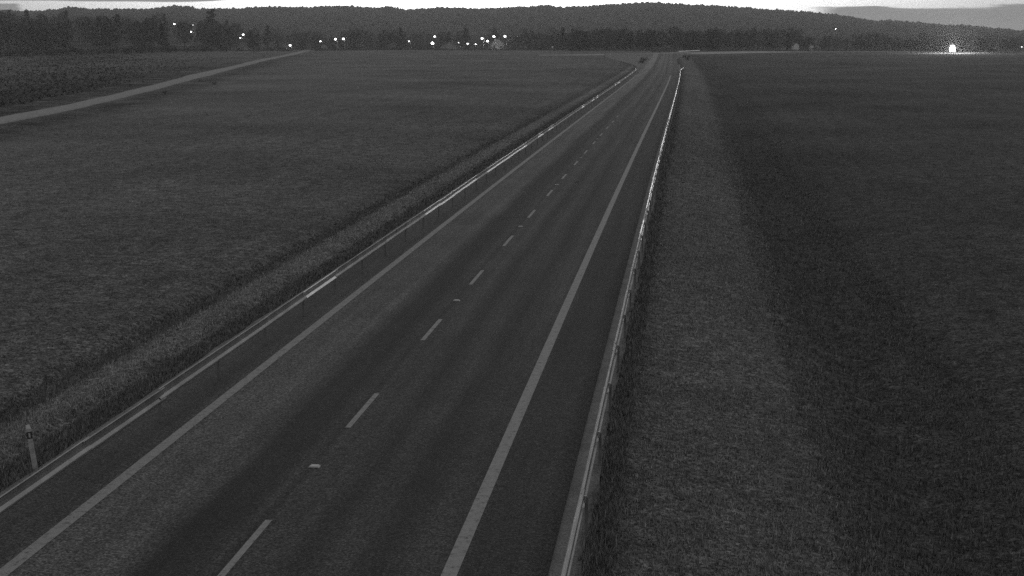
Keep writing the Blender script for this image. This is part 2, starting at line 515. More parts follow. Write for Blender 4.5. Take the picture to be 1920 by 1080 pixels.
# ragged gravel strips at the pavement's edges
yg = np.concatenate([np.arange(10, 90, .35), np.arange(90, 400, 3)])
def rag(n, a, seed):
    r = np.random.default_rng(seed); e = r.normal(0, 1, n)
    e = np.convolve(e, np.ones(5) / 5, 'same') + .5 * np.convolve(e, np.ones(25) / 10, 'same')
    return a * e
g1 = ribbon('gravel_verge', yg, 5.05, 5.58 + rag(len(yg), .055, 3), -.012, M['gravel'], thick=.08)
g2 = ribbon('gravel_verge', yg, -5.36 + rag(len(yg), .04, 4), -5.13, -.012, M['gravel'], thick=.08)
tag(g1, kind='structure'); tag(g2, kind='structure')

# ------------------------------------------------------------------ farm track and far roads, draped on the land
def path(name, pts, width, mat, lift, step=6.0, bank=.15):
    P = np.array(pts, float)
    seg = np.r_[0, np.cumsum(np.hypot(*np.diff(P, axis=0).T))]
    t_ = np.arange(0, seg[-1], step)
    x = np.interp(t_, seg, P[:, 0]); y = np.interp(t_, seg, P[:, 1])
    for _ in range(6):
        x[1:-1] = (x[:-2] + 2 * x[1:-1] + x[2:]) / 4; y[1:-1] = (y[:-2] + 2 * y[1:-1] + y[2:]) / 4
    tx, ty = np.gradient(x), np.gradient(y); n = np.hypot(tx, ty)
    nx, nyv = -ty / n, tx / n
    if hasattr(width, '__call__'): w = width(t_)
    else: w = np.full_like(x, width)
    lf = lift(x) if hasattr(lift, '__call__') else np.full_like(x, lift)
    V = []
    for q, e in ((-.5, -bank), (-.5, 0), (-.17, 0), (.17, 0), (.5, 0), (.5, bank)):
        X, Y = x + nx * (w * q + e), y + nyv * (w * q + e)
        V.append(np.stack([X, Y, terrain(X, Y) + (lf if e == 0 else -.12)], -1))
    V = np.stack(V, 1); n_ = len(x)
    ii = np.arange(n_ * 6).reshape(n_, 6)
    q = np.stack([ii[:-1, :-1], ii[1:, :-1], ii[1:, 1:], ii[:-1, 1:]], -1).reshape(-1, 4)
    return tag(mesh_obj(name, V.reshape(-1, 3), q, mat, smooth=True), kind='structure')
rw = np.random.default_rng(5)
path('farm_track', TRACK, lambda t_: 3.6 + np.convolve(rw.normal(0, .5, len(t_)), np.ones(5) / 3, 'same'), M['track'], .05, 4.0)
CROSS = [(10, 569), (40, 573), (64, 588), (84, 618), (110, 652), (143, 684), (178, 682), (200, 660), (212, 636)]
path('crossing_road', CROSS, 8.5, M['pale_road'], lambda x: .08 + .6 * sstep(10, 60, x) * (1 - sstep(95, 150, x)), 5.0, 1.6)

# ------------------------------------------------------------------ guardrails
W_PROF = [(0.0, -.155), (.010, -.148), (.046, -.125), (.056, -.105), (.056, -.075), (.050, -.062), (.018, -.034), (.008, -.020), (.006, .040), (.010, .110), (.022, .130), (.026, .142), (.016, .155)]
def beam_mesh(side, mat='galv', deep=1.0):
    """W section, 4.3 m long, corrugation towards the road (side=+1: road lies at -x)"""
    L0, L1 = -.15, 4.15
    vs, fs = [], []
    n = len(W_PROF)
    for yy in (L0, L1):
        for off in (0.0, .006):
            for a, z in W_PROF:
                vs.append((-side * (a * deep + off), yy, z))
    for i in range(n - 1):
        fs.append((i, i + 1, 2 * n + i + 1, 2 * n + i)); fs.append((n + i, 3 * n + i, 3 * n + i + 1, n + i + 1))
        fs.append((i, n + i, n + i + 1, i + 1)); fs.append((2 * n + i, 2 * n + i + 1, 3 * n + i + 1, 3 * n + i))
    fs += [(0, 2 * n, 3 * n, n), (n - 1, 2 * n - 1, 4 * n - 1, 3 * n - 1)]
    me = bpy.data.meshes.new('beam'); me.from_pydata(vs, [], fs); me.update()
    bm = bmesh.new(); bm.from_mesh(me); bmesh.ops.recalc_face_normals(bm, faces=bm.faces); bm.to_mesh(me); bm.free()
    me.materials.append(M[mat])
    return me
post_me = MB().box((0, 0, -.1), (.055, .010, 1.5)).box((-.024, .02, -.1), (.008, .04, 1.5)).box((.024, .02, -.1), (.008, .04, 1.5)).data('post', M['galv_old'])
block_me = MB().prism([(-.022, -.06), (.022, -.06), (.022, .06), (-.022, .06)], 'y', -.03, .03).data('spacer', M['galv_dull'])

def guardrail(label, lat0, side, y_start, y_end, flare, seed, gloss_span, h=.62):
    root = empty('guardrail', (float(clx(y_start)) + lat0, y_start, 0))
    tag(root, label, 'guardrail')
    inv = Vector(root.location)
    dq = 1.9 if side > 0 else 1.0
    bm_ = beam_mesh(side, 'galv', dq); bw_ = beam_mesh(side, 'galv_worn', dq); r = random.Random(seed)
    yy = y_start
    tilt = 0.0
    while yy < y_end:
        s0 = float(csl(yy)); ang = -math.atan(s0)
        ex = flare * float(sstep(y_end - 28, y_end, np.array(yy)))
        ex2 = flare * float(sstep(y_end - 28, y_end, np.array(yy + 4)))
        drop = -.35 * float(sstep(y_end - 10, y_end, np.array(yy)))
        x0, y0 = road_pt(yy, lat0 + ex); x1, y1 = road_pt(yy + 4 * math.cos(ang), lat0 + ex2)
        x0, y0, x1, y1 = map(float, (x0, y0, x1, y1))
        a2 = -math.atan2(x1 - x0, y1 - y0)
        tilt = r.gauss(0, .03)
        dz = r.gauss(0, .008)
        new = (gloss_span[0] < yy < gloss_span[1]) != (r.random() < .18)  # paler, glossier steel inside the span, a few panels swapped at random
        o = place_mesh('beam', bm_ if new else bw_, root, Vector((x0, y0, h + dz + drop)) - inv, (r.gauss(0, .0012), tilt, a2 + r.gauss(0, .0012)))
        bx_, by_ = road_pt(yy, lat0 + ex + side * .036)
        place_mesh('post', post_me, root, Vector((float(bx_), float(by_), float(drop))) - inv, (0, 0, a2))
        sx, sy = road_pt(yy, lat0 + ex + side * .012)
        place_mesh('spacer', block_me, root, Vector((float(sx), float(sy), h + drop)) - inv, (0, 0, a2))
        yy += 4 * math.cos(ang)
    return root
guardrail('long steel guardrail on the right side of the road, beside the wide grass verge', 5.507, 1, 8.0, 336.0, .6, 11, (52, 340))
guardrail('long steel guardrail on the left side of the road, beside the big field', -4.127, -1, 10.0, 338.0, -1.0, 23, (58, 94))

# short bright rail at the junction
def short_rail(p0, p1, label):
    p0, p1 = Vector(p0), Vector(p1)
    n = int((p1 - p0).length / 4); a = -math.atan2(p1.x - p0.x, p1.y - p0.y)
    g = float(terrain(p0.x, p0.y)) + .6
    root = empty('guardrail', (p0.x, p0.y, g), a); tag(root, label, 'guardrail')
    me = beam_mesh(-1)
    for i in range(n):
        place_mesh('beam', me, root, (0, 4 * i, .85), (0, random.gauss(-.25, .03), 0))
        place_mesh('post', post_me, root, (.12, 4 * i, .1))
    return root
short_rail((65.5, 572), (78.5, 607), 'short bright guardrail piece at the far road junction')

# ------------------------------------------------------------------ delineator post behind the left rail
x0, y0 = -9.36, 27.17
dp = empty('delineator_post', (x0, y0, float(terrain(x0, y0)) - .02)); dp.rotation_euler = (R(-2), R(-6), R(20))
tag(dp, 'slender white delineator post with dark band leaning behind the left guardrail', 'delineator')
tri = lambda k: [(-.05 * k, -.04 * k), (.05 * k, -.04 * k), (.03 * k, .04 * k), (-.03 * k, .04 * k)]
MB().prism(tri(1), 'z', 0, .66).build('post', M['post_grey'], dp)
MB().prism(tri(1.03), 'z', .66, .80).build('dark_band', M['black_plastic'], dp)
cap = MB()
cap.add([(-.05, -.04, .80), (.05, -.04, .80), (.03, .04, .80), (-.03, .04, .80), (-.05, -.04, .86), (.05, -.04, .86), (.03, .04, .93), (-.03, .04, .93)],
        [(0, 3, 2, 1), (4, 5, 6, 7), (0, 1, 5, 4), (1, 2, 6, 5), (2, 3, 7, 6), (3, 0, 4, 7)])
cap.build('cap', M['post_grey'], dp)
MB().box((0, -.046, .73), (.035, .008, .09)).build('reflector', M['post_grey'], dp)

# ------------------------------------------------------------------ grass tufts on the verges and the field's near part
def tufts(n, y0, y1, la, lb, hmin, hmax, tone, seed, blades=4, power=1.7, skew=1.0):
    r = np.random.default_rng(seed)
    u = r.random(n)
    y = (y0 ** (1 - power) + u * (y1 ** (1 - power) - y0 ** (1 - power))) ** (1 / (1 - power))
    lat = la + (lb - la) * r.random(n) ** skew
    clump = np.sin(lat * 3.1 + y * .7) * np.sin(y * 1.7 - lat) + r.normal(0, .7, n)
    x = clx(y) + lat
    z = terrain(x, y)
    h = hmin + (hmax - hmin) * np.clip(.5 + .3 * clump + r.normal(0, .2, n), 0, 1)
    h = h * (1 - sstep(.35 * y1, y1, y))
    V, T = [], []
    far = np.clip(y / 35, 1, 4)
    for b in range(blades):
        a = r.random(n) * 2 * np.pi; lean = r.random(n) * .7 + .15
        wd = (.006 + .012 * r.random(n)) * far
        cx, cy = x + r.normal(0, .04, n) * far, y + r.normal(0, .04, n) * far
        px_, py_ = -np.sin(a) * wd, np.cos(a) * wd
        hh = h * (.6 + .6 * r.random(n))
        tip = np.stack([cx + np.cos(a) * lean * hh, cy + np.sin(a) * lean * hh, z + hh], -1)
        V.append(np.stack([np.stack([cx + px_, cy + py_, z - .02], -1), np.stack([cx - px_, cy - py_, z - .02], -1), tip], 1))
        tn = tone * np.clip(1 + .4 * r.normal(0, 1, n) + .1 * clump, .3, 2.4)
        T.append(np.repeat(tn[:, None], 3, 1))
    return np.concatenate(V).reshape(-1, 3), np.concatenate(T).ravel()
def grass(name, label, parts):
    V, T = zip(*parts)
    V = np.concatenate(V); T = np.concatenate(T)
    o = mesh_obj(name, V, np.arange(len(V)).reshape(-1, 3), M['grass'], attrs={'tone': T})
    return tag(o, label, 'grass', kind='stuff')
grass('verge_grass', 'rough grass on the verge and ditch right of the road', [
    tufts(52000, 17, 240, 6.0, 10.8, .02, .07, .185, 1), tufts(7000, 17, 240, 5.58, 6.05, .06, .17, .13, 2),
    tufts(24000, 17, 200, 10.0, 14.8, .03, .13, .105, 3), tufts(45000, 18, 220, 13.8, 50, .02, .08, .125, 4, 4, 1.3, 2.0)])
grass('ditch_grass', 'grass growing in the ditch between left guardrail and field', [
    tufts(14000, 19, 240, -6.6, -5.35, .03, .12, .13, 5), tufts(18000, 19, 240, -8.1, -6.5, .02, .08, .24, 6),
    tufts(7000, 19, 220, -9.2, -8.0, .03, .12, .12, 7)])
grass('field_crop', 'short young crop covering the big field left of the road', [tufts(80000, 22, 260, -8.9, -70, .02, .07, .175, 8, 4, 1.3, 1.3)])

# ------------------------------------------------------------------ trees
def tree_meshes(seed, h, w, kind):
    r = random.Random(seed)
    mb = MB(); th = h * .18
    lx, ly = r.uniform(-.4, .4), r.uniform(-.4, .4)
    mb.tube([(0, 0, -.4), (lx * .3, ly * .3, th), (lx, ly, h * .62), (lx * 1.2, ly * 1.2, h * .9)], [h * .026, h * .019, h * .010, h * .003], 6)
    lobes = []
    nlobe = 12
    for i in range(nlobe):
        a = i * 2.4 + r.uniform(-.4, .4); f = (i + .6) / nlobe
        zc = h * (.17 + .70 * f)
        rad = w * .5 * (1 - .65 * abs(f - .38) ** 1.3) * r.uniform(.45, .85)
        if kind == 'spruce': rad = w * .5 * (1 - f) * .7
        if kind == 'poplar': rad *= .5
        p = (lx + math.cos(a) * rad, ly + math.sin(a) * rad, zc)
        lobes.append((p, w * r.uniform(.20, .34) * (1.15 - .5 * f) * (.75 if kind == 'spruce' else 1)))
        mb.tube([(lx * .6, ly * .6, max(th * .8, zc - h * .2)), p], [h * .008, h * .002], 4, False)
    trunk = mb.data('trunk', M['bark_pale'] if kind == 'birch' else M['bark'])
    V, Fc = [], []
    n = 560
    for i in range(n):
        (cx, cy, cz), rad = r.choice(lobes)
        d = Vector((r.gauss(0, 1), r.gauss(0, 1), r.gauss(0, 1))).normalized() * rad * r.uniform(.45, 1.1)
        c = Vector((cx, cy, cz)) + Vector((d.x, d.y, d.z * .8))
        u = Vector((r.gauss(0, 1), r.gauss(0, 1), r.gauss(0, 1))).normalized()
        v_ = u.cross(Vector((r.gauss(0, 1), r.gauss(0, 1), r.gauss(0, 1)))).normalized()
        s = h * r.uniform(.022, .05)
        b = len(V)
        V += [c - u * s, c + v_ * s * .6, c + u * s, c - v_ * s * .6]
        Fc.append((b, b + 1, b + 2, b + 3))
    me = bpy.data.meshes.new('crown'); me.from_pydata([tuple(q) for q in V], [], Fc); me.update()
    me.materials.append(M['foliage_dry'] if kind == 'birch' else M['foliage_dark'] if kind in ('spruce', 'dark') else M['foliage'])
    return trunk, me
TREES = {'round': [tree_meshes(s, 12, 9, 'round') for s in (1, 2, 3)], 'dark': [tree_meshes(s, 12, 8, 'dark') for s in (4, 5, 6)],
         'spruce': [tree_meshes(s, 14, 6, 'spruce') for s in (7, 8)], 'poplar': [tree_meshes(s, 14, 5, 'poplar') for s in (9,)],
         'birch': [tree_meshes(s, 9, 5, 'birch') for s in (10, 11)]}
def tree(kind, x, y, scale, label, group=None, name='broadleaf_tree'):
    tr, cr = random.choice(TREES[kind])
    o = empty(name, (x, y, float(terrain(x, y)) - .1), random.uniform(0, 6.28))
    sx = scale * random.uniform(.9, 1.15)
    o.scale = (sx, sx, scale)
    if group and kind != 'birch':
        label = ('tall ' if scale > 1.05 else 'low ' if scale < .85 else 'middling ') + label
    tag(o, label, 'tree', group)
    place_mesh('trunk', tr, o); place_mesh('crown', cr, o)
    return o
def az_x(px, d): return (px - 960) / F_PX / 1.017 * d
LAMPS = [(327, 45, 1010, 'lamp_mid', .45, 'street lamp on the left slope above the poplar foot, standing alone'),
         (358.5, 59.5, 960, 'lamp_mid', .45, 'bright street lamp below the pale house on the left slope'),
         (362, 47, 1030, 'lamp_dim', .40, 'dim street lamp above the pale house on the left slope'),
         (456, 65, 900, 'lamp_bright', .50, 'upper, brighter lamp of the close pair at the slope foot'),
         (451, 71, 885, 'lamp_mid', .35, 'lower, smaller lamp of the close pair at the slope foot'),
         (544, 85, 790, 'lamp_bright', .45, 'lone bright lamp where the farm track meets the village'),
         (601, 77.5, 750, 'lamp_mid', .30, 'small street lamp at the pale hut'),
         (629, 73.5, 830, 'lamp_bright', .50, 'left one of two bright lamps right of the pale hut'),
         (644, 73, 830, 'lamp_bright', .55, 'right one of two bright lamps right of the pale hut'),
         (767, 77.5, 850, 'lamp_mid', .32, 'small lone lamp among the dark trees mid village'),
         (811, 81, 810, 'lamp_bright', .70, 'brightest village lamp standing low behind the big field'),
         (815, 68.5, 880, 'lamp_mid', .45, 'lamp just above the brightest village lamp'),
         (860, 80, 850, 'lamp_dim', .36, 'faint lamp at the start of the lamp cluster'),
         (877, 82, 845, 'lamp_mid', .38, 'medium lamp low in front of the lamp cluster'),
         (892, 83, 845, 'lamp_mid', .30, 'small low lamp in front of the lamp cluster'),
         (904, 72, 850, 'lamp_bright', .52, 'bright lamp opening the row of four big ones'),
         (914, 77, 850, 'lamp_bright', .52, 'lowest of the four big lamps in the cluster'),
         (926, 68.5, 855, 'lamp_bright', .52, 'bright lamp above the pale house in the cluster'),
         (947, 68, 855, 'lamp_bright', .56, 'bright lamp closing the row of four big ones'),
         (1117, 13.5, 2700, 'lamp_mid', 1.0, 'upper of two small lights near the top of the far hill'),
         (1115, 20, 2650, 'lamp_mid', .9, 'lower of two small lights near the top of the far hill'),
         (1567, 54, 1500, 'lamp_mid', .42, 'single small lamp on the right hillside'),
         (1916, 88, 900, 'lamp_dim', .45, 'faint lamp beyond the glaring headlights')]
def blocks(px, d, near=13):
    return any(abs(px - q[0]) < near * 800 / d and d < q[2] + 4 for q in LAMPS)
# dense belt behind the junction
for i in range(78):
    px = random.uniform(1060, 1500); d = random.uniform(712, 800)
    k = random.choice(['round', 'dark', 'dark', 'dark', 'round', 'spruce']); hgt = random.uniform(.8, 1.05) * (.8 if k == 'spruce' else 1)
    tree(k, az_x(px, d), d, hgt, {'round': 'round grey tree in the dense dark belt behind the road junction', 'dark': 'dark bushy tree in the dense belt behind the road junction', 'spruce': 'dark pointed spruce in the dense belt behind the road junction'}[k],
         'trees in the belt behind the junction', 'spruce_tree' if k == 'spruce' else 'broadleaf_tree')
# village trees behind the big field
gaps = [(596, 650), (800, 822), (855, 952)]
n = 0
while n < 84:
    px = random.uniform(430, 1075); d = random.uniform(810, 1120)
    if (any(a < px < b for a, b in gaps) and d < 960) or blocks(px, d): continue
    k = random.choice(['round', 'dark', 'round', 'dark', 'round', 'dark', 'spruce']); n += 1
    tree(k, az_x(px, d), d, random.uniform(.8, 1.35), {'round': 'round grey tree among the lamps of the village', 'dark': 'dark bushy tree among the lamps of the village', 'spruce': 'pointed spruce among the lamps of the village'}[k],
         'trees among the village houses', 'spruce_tree' if k == 'spruce' else 'broadleaf_tree')
# wooded slope at the left
for i in range(100):
    px = random.uniform(-60, 450) if i < 80 else random.uniform(-50, 110); d = random.uniform(585, 1050)
    if px > 300 and d < 640: d += 90
    if blocks(px, d): px += 26
    if blocks(px, d): continue
    k = random.choice(['dark', 'dark', 'round', 'dark', 'round', 'dark', 'spruce'])
    tree(k, az_x(px, d), d, random.uniform(.75, 1.3), {'round': 'round grey tree on the wooded slope beyond the farm track', 'dark': 'dark bushy tree on the wooded slope beyond the farm track', 'spruce': 'pointed spruce on the wooded slope beyond the farm track'}[k],
         'trees on the left slope', 'spruce_tree' if k == 'spruce' else 'broadleaf_tree')
# right, behind the crossing road
for i in range(46):
    px = random.uniform(1500, 1960); d = random.uniform(740, 960)
    k = random.choice(['round', 'dark', 'round'])
    tree(k, az_x(px, d), d, random.uniform(.55, .95), {'round': 'round grey tree behind the road with the glaring headlights', 'dark': 'dark bushy tree behind the road with the glaring headlights'}[k],
         'trees behind the crossing road')
for px in (1672, 1684, 1702, 1714, 1727, 1741):
    d = 706 + random.uniform(-6, 6)
    tree('birch', az_x(px, d), d, random.uniform(.6, .8), 'pale-trunked birch lining the road near the glaring headlights', 'birches along the crossing road', 'birch_tree')  # pale trunk colour stands in for headlight on these trees
tree('poplar', az_x(397, 900), 900, 1.75, 'tall slender poplar rising from the left slope to the skyline', None, 'poplar_tree')
# bushes at the junction and along the farm track
def bush_mesh(seed):
    r = random.Random(seed); V, Fc = [], []
    lob = [((r.uniform(-.7, .7), r.uniform(-.7, .7), r.uniform(.35, 1.0)), r.uniform(.4, .7)) for _ in range(6)]
    for i in range(260):
        (cx, cy, cz), rad = r.choice(lob)
        d = Vector((r.gauss(0, 1), r.gauss(0, 1), r.gauss(0, 1))).normalized() * rad * r.uniform(.4, 1.1)
        c = Vector((cx, cy, max(.03, cz + d.z * .8))) + Vector((d.x, d.y, 0))
        u = Vector((r.gauss(0, 1), r.gauss(0, 1), r.gauss(0, 1))).normalized(); v_ = u.cross(Vector((r.gauss(0, 1), .2, 1))).normalized(); s = r.uniform(.06, .15)
        b = len(V); V += [c - u * s, c + v_ * s * .6, c + u * s, c - v_ * s * .6]; Fc.append((b, b + 1, b + 2, b + 3))
    me = bpy.data.meshes.new('foliage'); me.from_pydata([tuple(q) for q in V], [], Fc); me.update(); me.materials.append(M['foliage_dark'])
    mb = MB()
    for (p, _) in lob: mb.tube([(0, 0, -.15), (p[0] * .5, p[1] * .5, p[2] * .5), p], [.05, .03, .01], 5, False)
    return me, mb.data('stem', M['bark'])
BUSH = [bush_mesh(s) for s in (21, 22, 23)]
def bush(x, y, s, label, group=None):
    o = empty('bush', (x, y, float(terrain(x, y)) - .05), random.uniform(0, 6.28)); o.scale = (s, s, s * .9)
    fo, st = random.choice(BUSH); place_mesh('foliage', fo, o); place_mesh('stem', st, o)
    return tag(o, label, 'bush', group)
for i in range(46):
    px = -70 + 520 * (i + random.random()) / 46; d = 530 + max(0, px - 60) * .38 + random.uniform(-14, 26)
    bush(az_x(px, d), d, random.uniform(1.5, 2.8), 'broad dark bush along the foot of the wooded slope beyond the track', 'undergrowth at the foot of the left slope')
p = pix(1287, 112, 480); bush(p.x, 480, 1.3, 'dark bush right of the road where it reaches the junction')
p = pix(1204, 119, 415); bush(p.x, 415, 1.5, 'dark bush beyond the end of the left guardrail')
for i in range(9):
    j = random.random(); yy = 120 + 420 * j ** 1.4
    x_ = float(np.interp(yy, [q[1] for q in TRACK], [q[0] for q in TRACK]))
    bush(x_ + random.choice([-1, -1, -1, 1]) * random.uniform(4, 9), yy, random.uniform(.3, .55), 'low dark bush beside the pale farm track', 'bushes along the farm track')

def scrub(name, label, pts, n, hmax, seed, mat):
    r = np.random.default_rng(seed); P = np.array(pts, float); t_ = r.random(n) * (len(P) - 1)
    x = np.interp(t_, np.arange(len(P)), P[:, 0]); y = np.interp(t_, np.arange(len(P)), P[:, 1]); w = np.interp(t_, np.arange(len(P)), P[:, 2])
    x = x + r.normal(0, 1, n) * w * .5; y = y + r.normal(0, 1, n) * w
    off = x - np.interp(y, [q[1] for q in TRACK], [q[0] for q in TRACK])
    x = np.where(np.abs(off + 2) < 5.5, x - 9 - 6 * r.random(n), x); x = np.where((off > 3) & (y < 600), x - off - 12 - 10 * r.random(n), x)
    hm = hmax * np.clip(.45 + .4 * np.sin(x * .21 + 2 * np.sin(x * .053)) + .25 * np.sin(y * .3 + x * .7), .12, 1)
    c = np.stack([x, y, terrain(x, y) + hm * r.random(n)], -1)
    u = r.normal(0, 1, (n, 3)); u /= np.linalg.norm(u, axis=1)[:, None]; v_ = np.cross(u, r.normal(0, 1, (n, 3))); v_ /= np.linalg.norm(v_, axis=1)[:, None]
    sz = r.uniform(.12, .38, n)[:, None]
    V = np.stack([c - u * sz, c + v_ * sz * .6, c + u * sz, c - v_ * sz * .6], 1).reshape(-1, 3)
    return tag(mesh_obj(name, V, np.arange(4 * n).reshape(-1, 4), M[mat]), label, 'scrub', kind='stuff')
scrub('edge_scrub', 'low uneven scrub along the far edge of the big field', [(-170, 640, 9), (-110, 700, 8), (-60, 738, 7), (10, 742, 6), (60, 720, 6), (110, 712, 6), (170, 722, 7), (260, 740, 9)], 26000, 2.2, 31, 'foliage')
scrub('slope_scrub', 'rough dark scrub between farm track and wooded slope', [(-60, 150, 4), (-64, 180, 10), (-70, 215, 16), (-90, 290, 22), (-115, 380, 30), (-140, 470, 34), (-160, 545, 24), (-205, 560, 16)], 15000, .7, 32, 'foliage')

# ------------------------------------------------------------------ forest on the far hills (one mass)
def forest():
    t_ = (1 + 5 ** .5) / 2
    ico = np.array([(-1, t_, 0), (1, t_, 0), (-1, -t_, 0), (1, -t_, 0), (0, -1, t_), (0, 1, t_), (0, -1, -t_), (0, 1, -t_), (t_, 0, -1), (t_, 0, 1), (-t_, 0, -1), (-t_, 0, 1)]) / 1.902
    fc = np.array([(0, 11, 5), (0, 5, 1), (0, 1, 7), (0, 7, 10), (0, 10, 11), (1, 5, 9), (5, 11, 4), (11, 10, 2), (10, 7, 6), (7, 1, 8), (3, 9, 4), (3, 4, 2), (3, 2, 6), (3, 6, 8), (3, 8, 9), (4, 9, 5), (2, 4, 11), (6, 2, 10), (8, 6, 7), (9, 8, 1)])
    r = np.random.default_rng(99)
    n1, n2 = 1500, 8500
    az = np.concatenate([np.linspace(-.46, .46, n1) + r.normal(0, .0004, n1), r.uniform(-.46, .46, n2)])
    d = np.concatenate([RIDGE + r.normal(0, 12, n1), 1250 + (RIDGE - 1250) * r.random(n2) ** .7])
    x, y = az * d / np.sqrt(1 + az ** 2), d / np.sqrt(1 + az ** 2)
    # the ridge row tops out at the skyline
    g = terrain(x, y)
    hgt = 9 + r.normal(0, 1.1, n1 + n2)
    top = g + hgt
    top[:n1] = sky_z(az[:n1], d[:n1] / np.sqrt(1 + az[:n1] ** 2)) + r.normal(-.5, .8, n1)
    rx = 3.6 + 1.6 * r.random(n1 + n2); rz = np.maximum(4.5, (top - g) * .62)
    cz = top - rz
    V = ico[None] * (1 + .22 * r.normal(0, 1, (n1 + n2, 12, 1)).clip(-1.5, 1.5))
    V = V * np.stack([rx, rx, rz], -1)[:, None] + np.stack([x, y, cz], -1)[:, None]
    Fx = fc[None] + 12 * np.arange(n1 + n2)[:, None, None]
    o = mesh_obj('forest', V.reshape(-1, 3), Fx.reshape(-1, 3), M['forest'], smooth=True)
    tag(o, 'hazy forest covering the far hills up to the bright skyline', 'forest', kind='stuff')
forest()

# ------------------------------------------------------------------ houses
def house(x, y, w, dp_, hw, hr, rz, label, wall='render_pale', name='house', group=None, z=None, windows=True):
    g = float(terrain(x, y)) if z is None else z
    o = empty(name, (x, y, g), rz); tag(o, label, 'house' if name == 'house' else 'shed', group)
    MB().prism([(-w / 2, -.5), (w / 2, -.5), (w / 2, hw), (0, hw + hr), (-w / 2, hw)], 'y', -dp_ / 2, dp_ / 2).build('wall', M[wall], o)
    rf = MB()
    for s in (-1, 1):
        e = .45; k = hr / (w / 2)
        rf.add([(s * (w / 2 + e), -dp_ / 2 - e, hw - e * k), (s * (w / 2 + e), dp_ / 2 + e, hw - e * k), (0, dp_ / 2 + e, hw + hr + .02), (0, -dp_ / 2 - e, hw + hr + .02),
                (s * (w / 2 + e), -dp_ / 2 - e, hw - e * k + .22), (s * (w / 2 + e), dp_ / 2 + e, hw - e * k + .22), (0, dp_ / 2 + e, hw + hr + .24), (0, -dp_ / 2 - e, hw + hr + .24)],
               [(0, 1, 2, 3), (4, 7, 6, 5), (0, 4, 5, 1), (2, 6, 7, 3), (0, 3, 7, 4), (1, 5, 6, 2)])
    r_ = rf.build('roof', M['roof'], o)
    if name == 'house':
        MB().box((w * .18, dp_ * .1, hw + hr + .1), (.6, .6, 1.6)).build('chimney', M['render_mid'], r_)
    if windows:
        for xx in (-.27, .0, .27):
            if xx == 0 and w > 5:
                d_ = MB().box((0, -dp_ / 2 - .02, 1.0), (1.0, .08, 2.0)).build('door', M['wood'], o)
                continue
            for zz in ((1.5, 4.1) if hw > 4.5 else (1.5,)):
                f_ = MB().box((xx * w, -dp_ / 2 - .02, zz), (1.3, .08, 1.4)).build('window', M['white_plastic'], o)
                MB().box((xx * w, -dp_ / 2 - .066, zz), (1.05, .02, 1.15)).build('pane', M['glass_dark'], f_)
    return o
HS = [(354, 1020, 9, 5, .3, 'render_pale', 'pale house between the lamps high on the left slope'),
      (388, 985, 8, 3.2, -.4, 'render_mid', 'low grey house right of the poplar on the left slope'),
      (445, 960, 9, 5, .2, 'render_mid', 'grey house beside the paired lamps at the foot of the left slope'),
      (520, 930, 9, 4, .5, 'render_mid', 'grey house left of the lone village lamp at the end of the farm track'),
      (665, 960, 9, 8.5, -.2, 'render_pale', 'tall pale house right of the two bright lamps beyond the track'),
      (740, 905, 10, 3.4, .3, 'render_mid', 'low grey house among dark trees at the field edge'),
      (842, 900, 10, 4, .0, 'render_mid', 'grey house right of the brightest village lamp'),
      (932, 893, 8, 6.0, .1, 'render_pale', 'pale house lit by the cluster of four village lamps'),
      (985, 930, 10, 5, -.3, 'render_mid', 'grey house at the right end of the lamp cluster'),
      (1035, 905, 8, 3.5, .4, 'render_mid', 'grey house behind the white marker at the field edge'),
      (1130, 860, 9, 4.5, .2, 'render_mid', 'grey house half hidden by the dense belt of trees'),
      (1590, 860, 9, 4, .2, 'render_mid', 'grey house below the single lamp on the right hillside')]
for px, d, w, hw, rz, wall, lab in HS:
    house(az_x(px, d), d, w, 8, hw, 2.8, rz, lab, wall)
p = pix(608, 91, 752); house(p.x, 752, 3.2, 3, 2.5, .7, .1, 'small pale hut under a lamp at the end of the field', 'render_pale', 'hut', windows=False)
p = pix(1491, 92, 716); house(p.x, 716, 2.7, 3, 3.2, .8, .15, 'tall narrow pale shed behind the crossing road', 'render_pale', 'shed', windows=False)
p = pix(1521, 92, 722); house(p.x, 722, 2.0, 3, 2.6, .6, -.1, 'narrower pale shed next to the tall shed behind the crossing road', 'render_pale', 'shed', windows=False)
p = pix(1534, 93, 724); house(p.x, 724, 1.8, 2.5, 1.8, .6, .1, 'lowest pale shed at the end of the row behind the crossing road', 'render_pale', 'shed', windows=False)

# white marker at the field's far edge
p = pix(1036, 92, 770); g = float(terrain(p.x, 770))
mk = empty('marker_board', (p.x, 770, g)); tag(mk, 'small white upright marker board at the far field edge', 'marker')
MB().box((0, 0, .8), (.08, .08, 2.0)).build('pole', M['galv_dull'], mk)
MB().prism([(-.42, .5), (.42, .5), (.42, 2.1), (.3, 2.25), (-.3, 2.25), (-.42, 2.1)], 'y', -.06, -.045).build('board', M['white_paint'], mk)

